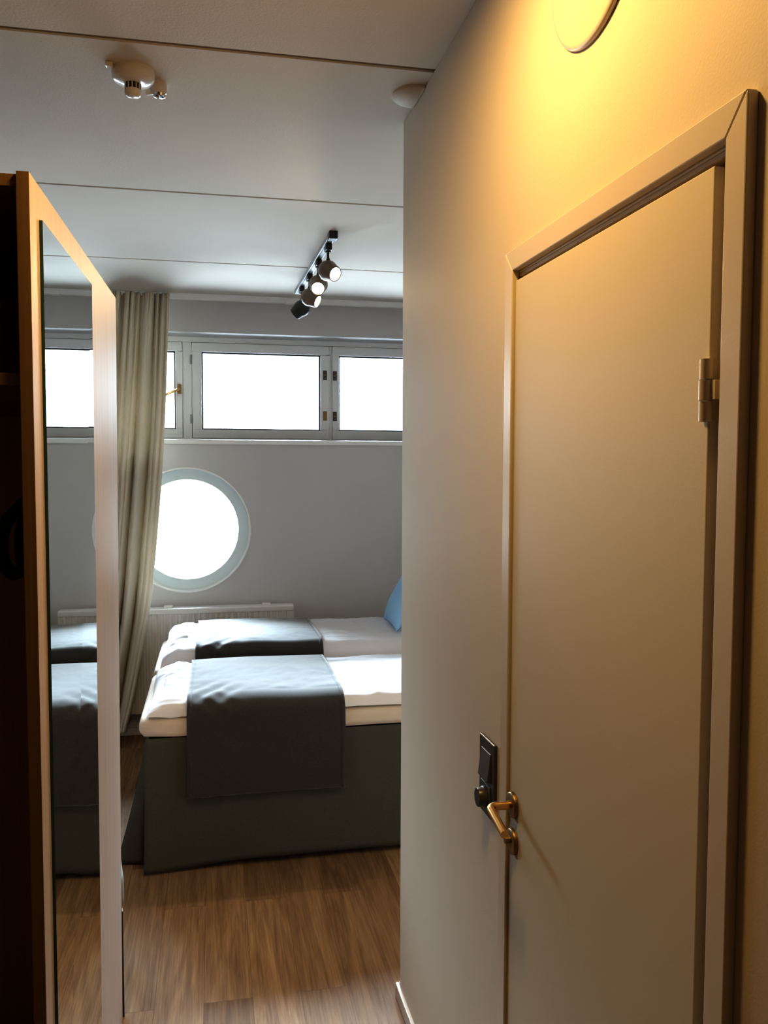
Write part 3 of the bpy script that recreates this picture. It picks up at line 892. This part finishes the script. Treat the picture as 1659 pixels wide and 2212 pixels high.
# ------------------------------------------------------------------ open wardrobe with a mirror on its side
A = 0.0178
def D(d, o, z): return (-0.285 + math.sin(A)*d + math.cos(A)*o - 0.0055*(2.114-z)*d/1.03, 1.44 + math.cos(A)*d - math.sin(A)*o, z)
Dt = lambda o, d, z: D(d, o, z)
wr = empty('wardrobe', D(0.5, -0.38, 0), 'light wood open wardrobe with a mirror on its side, left of the passage', 'wardrobe')
DEP, WID, TOP = 1.030, 0.76, 2.114
mb = MB(); mb.box(-0.0195, 0, 0, DEP, 0, TOP, Dt)
sp = obj('side_panel', mb, M['panel'], wr, bevel=0.0015)
mb = MB(); mb.box(-0.0193, -0.0002, -0.0012, 0.0002, 0.001, TOP-0.001, Dt)
obj('edge_shade', mb, M['panel_shade'], sp)['label'] = 'front edge with its shade put into the colour'  # thin strip added to hold the front edge's shade
mb = MB(); mb.box(-WID, -WID+0.0195, 0, DEP, 0, TOP, Dt); obj('side_panel', mb, M['panel'], wr, bevel=0.0015)
mb = MB(); mb.box(-WID+0.0195, -0.0195, 0.004, DEP, TOP-0.024, TOP-0.004, Dt); obj('top_panel', mb, M['panel_shade'], wr, bevel=0.001)
mb = MB(); mb.box(-WID+0.0195, -0.0195, 0.012, DEP-0.02, 1.776, 1.796, Dt); obj('shelf', mb, M['panel_shade'], wr, bevel=0.001)
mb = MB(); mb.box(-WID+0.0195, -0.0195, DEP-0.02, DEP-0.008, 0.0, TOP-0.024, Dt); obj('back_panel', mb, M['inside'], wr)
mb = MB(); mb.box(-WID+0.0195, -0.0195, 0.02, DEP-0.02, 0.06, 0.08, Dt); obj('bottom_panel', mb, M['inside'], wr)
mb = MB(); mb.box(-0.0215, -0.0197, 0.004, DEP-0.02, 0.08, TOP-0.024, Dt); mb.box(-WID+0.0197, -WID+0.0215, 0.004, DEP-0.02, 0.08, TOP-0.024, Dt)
obj('inside_sheet', mb, M['inside'], wr)  # sheets added over the ash boards to hold the interior's shade
mb = MB(); mb.box(0.0004, 0.0058, 0.066, 0.575, 0.10, 2.056, Dt)
mr = obj('mirror', mb, M['mirror_edge'], sp); mr['label'] = 'tall frameless mirror with dark green glass edge'
me = mr.data; me.materials.append(M['mirror'])
for f in me.polygons:
    if f.normal.x > 0.9: f.material_index = 1

# white blanket folded on top of the wardrobe
P = []
mb = MB()
for L in range(2):
    mb.box(-0.46, -0.060 - 0.006*L, 0.05+0.01*L, 0.50, TOP-0.0035+0.016*L, TOP-0.0035+0.016*(L+1)-0.001, Dt)
tag(obj('folded_blanket', mb, M['sheet'], bevel=0.007, seg=4, smooth=True), 'white blanket folded on top of the wardrobe', 'blanket')

# black strap loop on a hook inside
def flat_band(pts, w, t):
    mb = MB(); rows = []
    pts = [Vector(p) for p in pts]
    for i, p in enumerate(pts):
        d = (pts[min(i+1, len(pts)-1)]-pts[max(i-1, 0)]).normalized(); nrm = Vector((-d.z, 0, d.x))
        rows.append([tuple(p+nrm*t), tuple(p+nrm*t+Vector((0, w, 0))), tuple(p-nrm*t+Vector((0, w, 0))), tuple(p-nrm*t), tuple(p+nrm*t)])
    mb.grid(rows); return mb
def catmull(pts, n=8):
    o = []
    P_ = [pts[0]]+pts+[pts[-1]]
    for i in range(1, len(P_)-2):
        p0, p1, p2, p3 = [Vector(q) for q in P_[i-1:i+3]]
        for k in range(n):
            t = k/n
            o.append(0.5*((2*p1)+(p2-p0)*t+(2*p0-5*p1+4*p2-p3)*t*t+(3*p1-p0-3*p2+p3)*t**3))
    o.append(Vector(pts[-1])); return o
y = 1.80
loop = [(-0.322, y, 1.625), (-0.352, y, 1.598), (-0.384, y, 1.566), (-0.416, y, 1.530), (-0.428, y, 1.487), (-0.424, y, 1.448), (-0.405, y, 1.424), (-0.385, y, 1.430), (-0.360, y, 1.438)]
loop2 = [(-0.322, y+0.004, 1.612), (-0.368, y+0.004, 1.565), (-0.390, y+0.004, 1.525), (-0.394, y+0.004, 1.480), (-0.390, y+0.004, 1.440), (-0.375, y+0.004, 1.430)]
mb = flat_band(catmull(loop), 0.03, 0.011)
bs = tag(obj('hanging_strap', mb, M['blackfab'], smooth=True), 'black looped strap hanging in the dark wardrobe opening', 'strap')
obj('inner_strap', flat_band(catmull(loop2), 0.025, 0.006), M['blackfab'], bs, smooth=True)
mb = MB(); mb.tube([(-0.3055, y+0.015, 1.63), (-0.330, y+0.015, 1.618), (-0.336, y+0.015, 1.632)], 0.004, 10)
obj('hook', mb, M['black'], wr)

# ------------------------------------------------------------------ light
def light(name, kind, loc, energy, col, **kw):
    l = bpy.data.lights.new(name, kind); l.energy = energy; l.color = col
    for k, v in kw.items(): setattr(l, k, v)
    o = bpy.data.objects.new(name, l); C.objects.link(o); o.location = loc; return o
for i, (p, d) in enumerate(spots):
    o = light('track_spot', 'SPOT', p, (4, 45, 4)[i], (1.0, 0.74, 0.46), spot_size=math.radians((70, 96, 80)[i]), spot_blend=0.6, shadow_soft_size=0.012)
    o.rotation_euler = d.to_track_quat('-Z', 'Y').to_euler()
o = light('hall_downlight', 'AREA', (0.16, 1.25, HC-0.02), 13.4, (1.0, 0.62, 0.21), shape='DISK', size=0.16)
# sky portals in the two window openings
def portal(x, z, sx, sz):
    o = light('window_portal', 'AREA', (x, YB+0.32, z), 1.0, (1, 1, 1), shape='RECTANGLE', size=sx, size_y=sz)
    o.rotation_euler = (-PI/2, 0, 0); o.data.cycles.is_portal = True
portal((SX0+SX1)/2, (SZ0+SZ1)/2, SX1-SX0, SZ1-SZ0)
portal(RC[0], RC[1], 2*RR, 2*RR)

w = bpy.data.worlds.new('overcast_sky'); scene.world = w; w.use_nodes = True
nt = w.node_tree; bg = nt.nodes['Background']
tc = nt.nodes.new('ShaderNodeTexCoord'); sp_ = nt.nodes.new('ShaderNodeSeparateXYZ'); rp = nt.nodes.new('ShaderNodeValToRGB')
nt.links.new(tc.outputs['Generated'], sp_.inputs[0]); nt.links.new(sp_.outputs['Z'], rp.inputs['Fac'])
mr_ = nt.nodes.new('ShaderNodeMapRange'); mr_.inputs[1].default_value = -1; mr_.inputs[2].default_value = 1
nt.links.new(sp_.outputs['Z'], mr_.inputs[0]); nt.links.new(mr_.outputs[0], rp.inputs['Fac'])
el = rp.color_ramp.elements
el[0].position = 0.0; el[0].color = (0.17, 0.195, 0.22, 1)
el[1].position = 0.84; el[1].color = (1.25, 1.50, 1.75, 1)
for p_, c_ in ((0.36, 0.18), (0.46, 0.10), (0.55, 0.115), (0.62, 0.22), (0.71, 0.95)):
    e_ = el.new(p_); e_.color = (c_*0.74, c_*0.88, c_, 1)
nt.links.new(rp.outputs[0], bg.inputs['Color']); bg.inputs['Strength'].default_value = SKY

# ------------------------------------------------------------------ camera
cam = bpy.data.cameras.new('camera'); co = bpy.data.objects.new('camera', cam); C.objects.link(co)
cam.sensor_fit = 'VERTICAL'; cam.sensor_height = 24.0; cam.sensor_width = 18.0
cam.lens = 24.0*1800/2212
cam.clip_start = 0.02
co.location = (0, 0, 1.65)
co.rotation_mode = 'QUATERNION'
co.rotation_quaternion = Matrix.Rotation(-math.atan(367/math.hypot(1800, 103)), 3, 'Z').to_quaternion() @ Matrix.Rotation(PI/2 - math.atan(103/1800), 3, 'X').to_quaternion() @ Matrix.Rotation(0.003, 3, 'Z').to_quaternion()
scene.camera = co

scene.view_settings.view_transform = 'Standard'
scene.view_settings.look = 'None'
scene.view_settings.exposure = 0.0
vs_ = scene.view_settings; vs_.use_curve_mapping = True
cm = vs_.curve_mapping; cv = cm.curves[3]
cv.points[0].location = (0, 0); cv.points[1].location = (1.0, 1.42)
for x_ in (0.02, 0.05, 0.1, 0.2, 0.35, 0.5, 0.7):
    cv.points.new(x_, 1.42*x_**1.25)
cm.use_clip = False
cm.update()
scene.cycles.use_denoising = True
scene.cycles.max_bounces = 10
scene.cycles.diffuse_bounces = 6
scene.cycles.glossy_bounces = 4
scene.cycles.transparent_max_bounces = 12
scene.cycles.sample_clamp_indirect = 6.0
scene.cycles.caustics_reflective = False
scene.cycles.caustics_refractive = False
for o in bpy.data.objects:
    if '_abs' in o: del o['_abs']
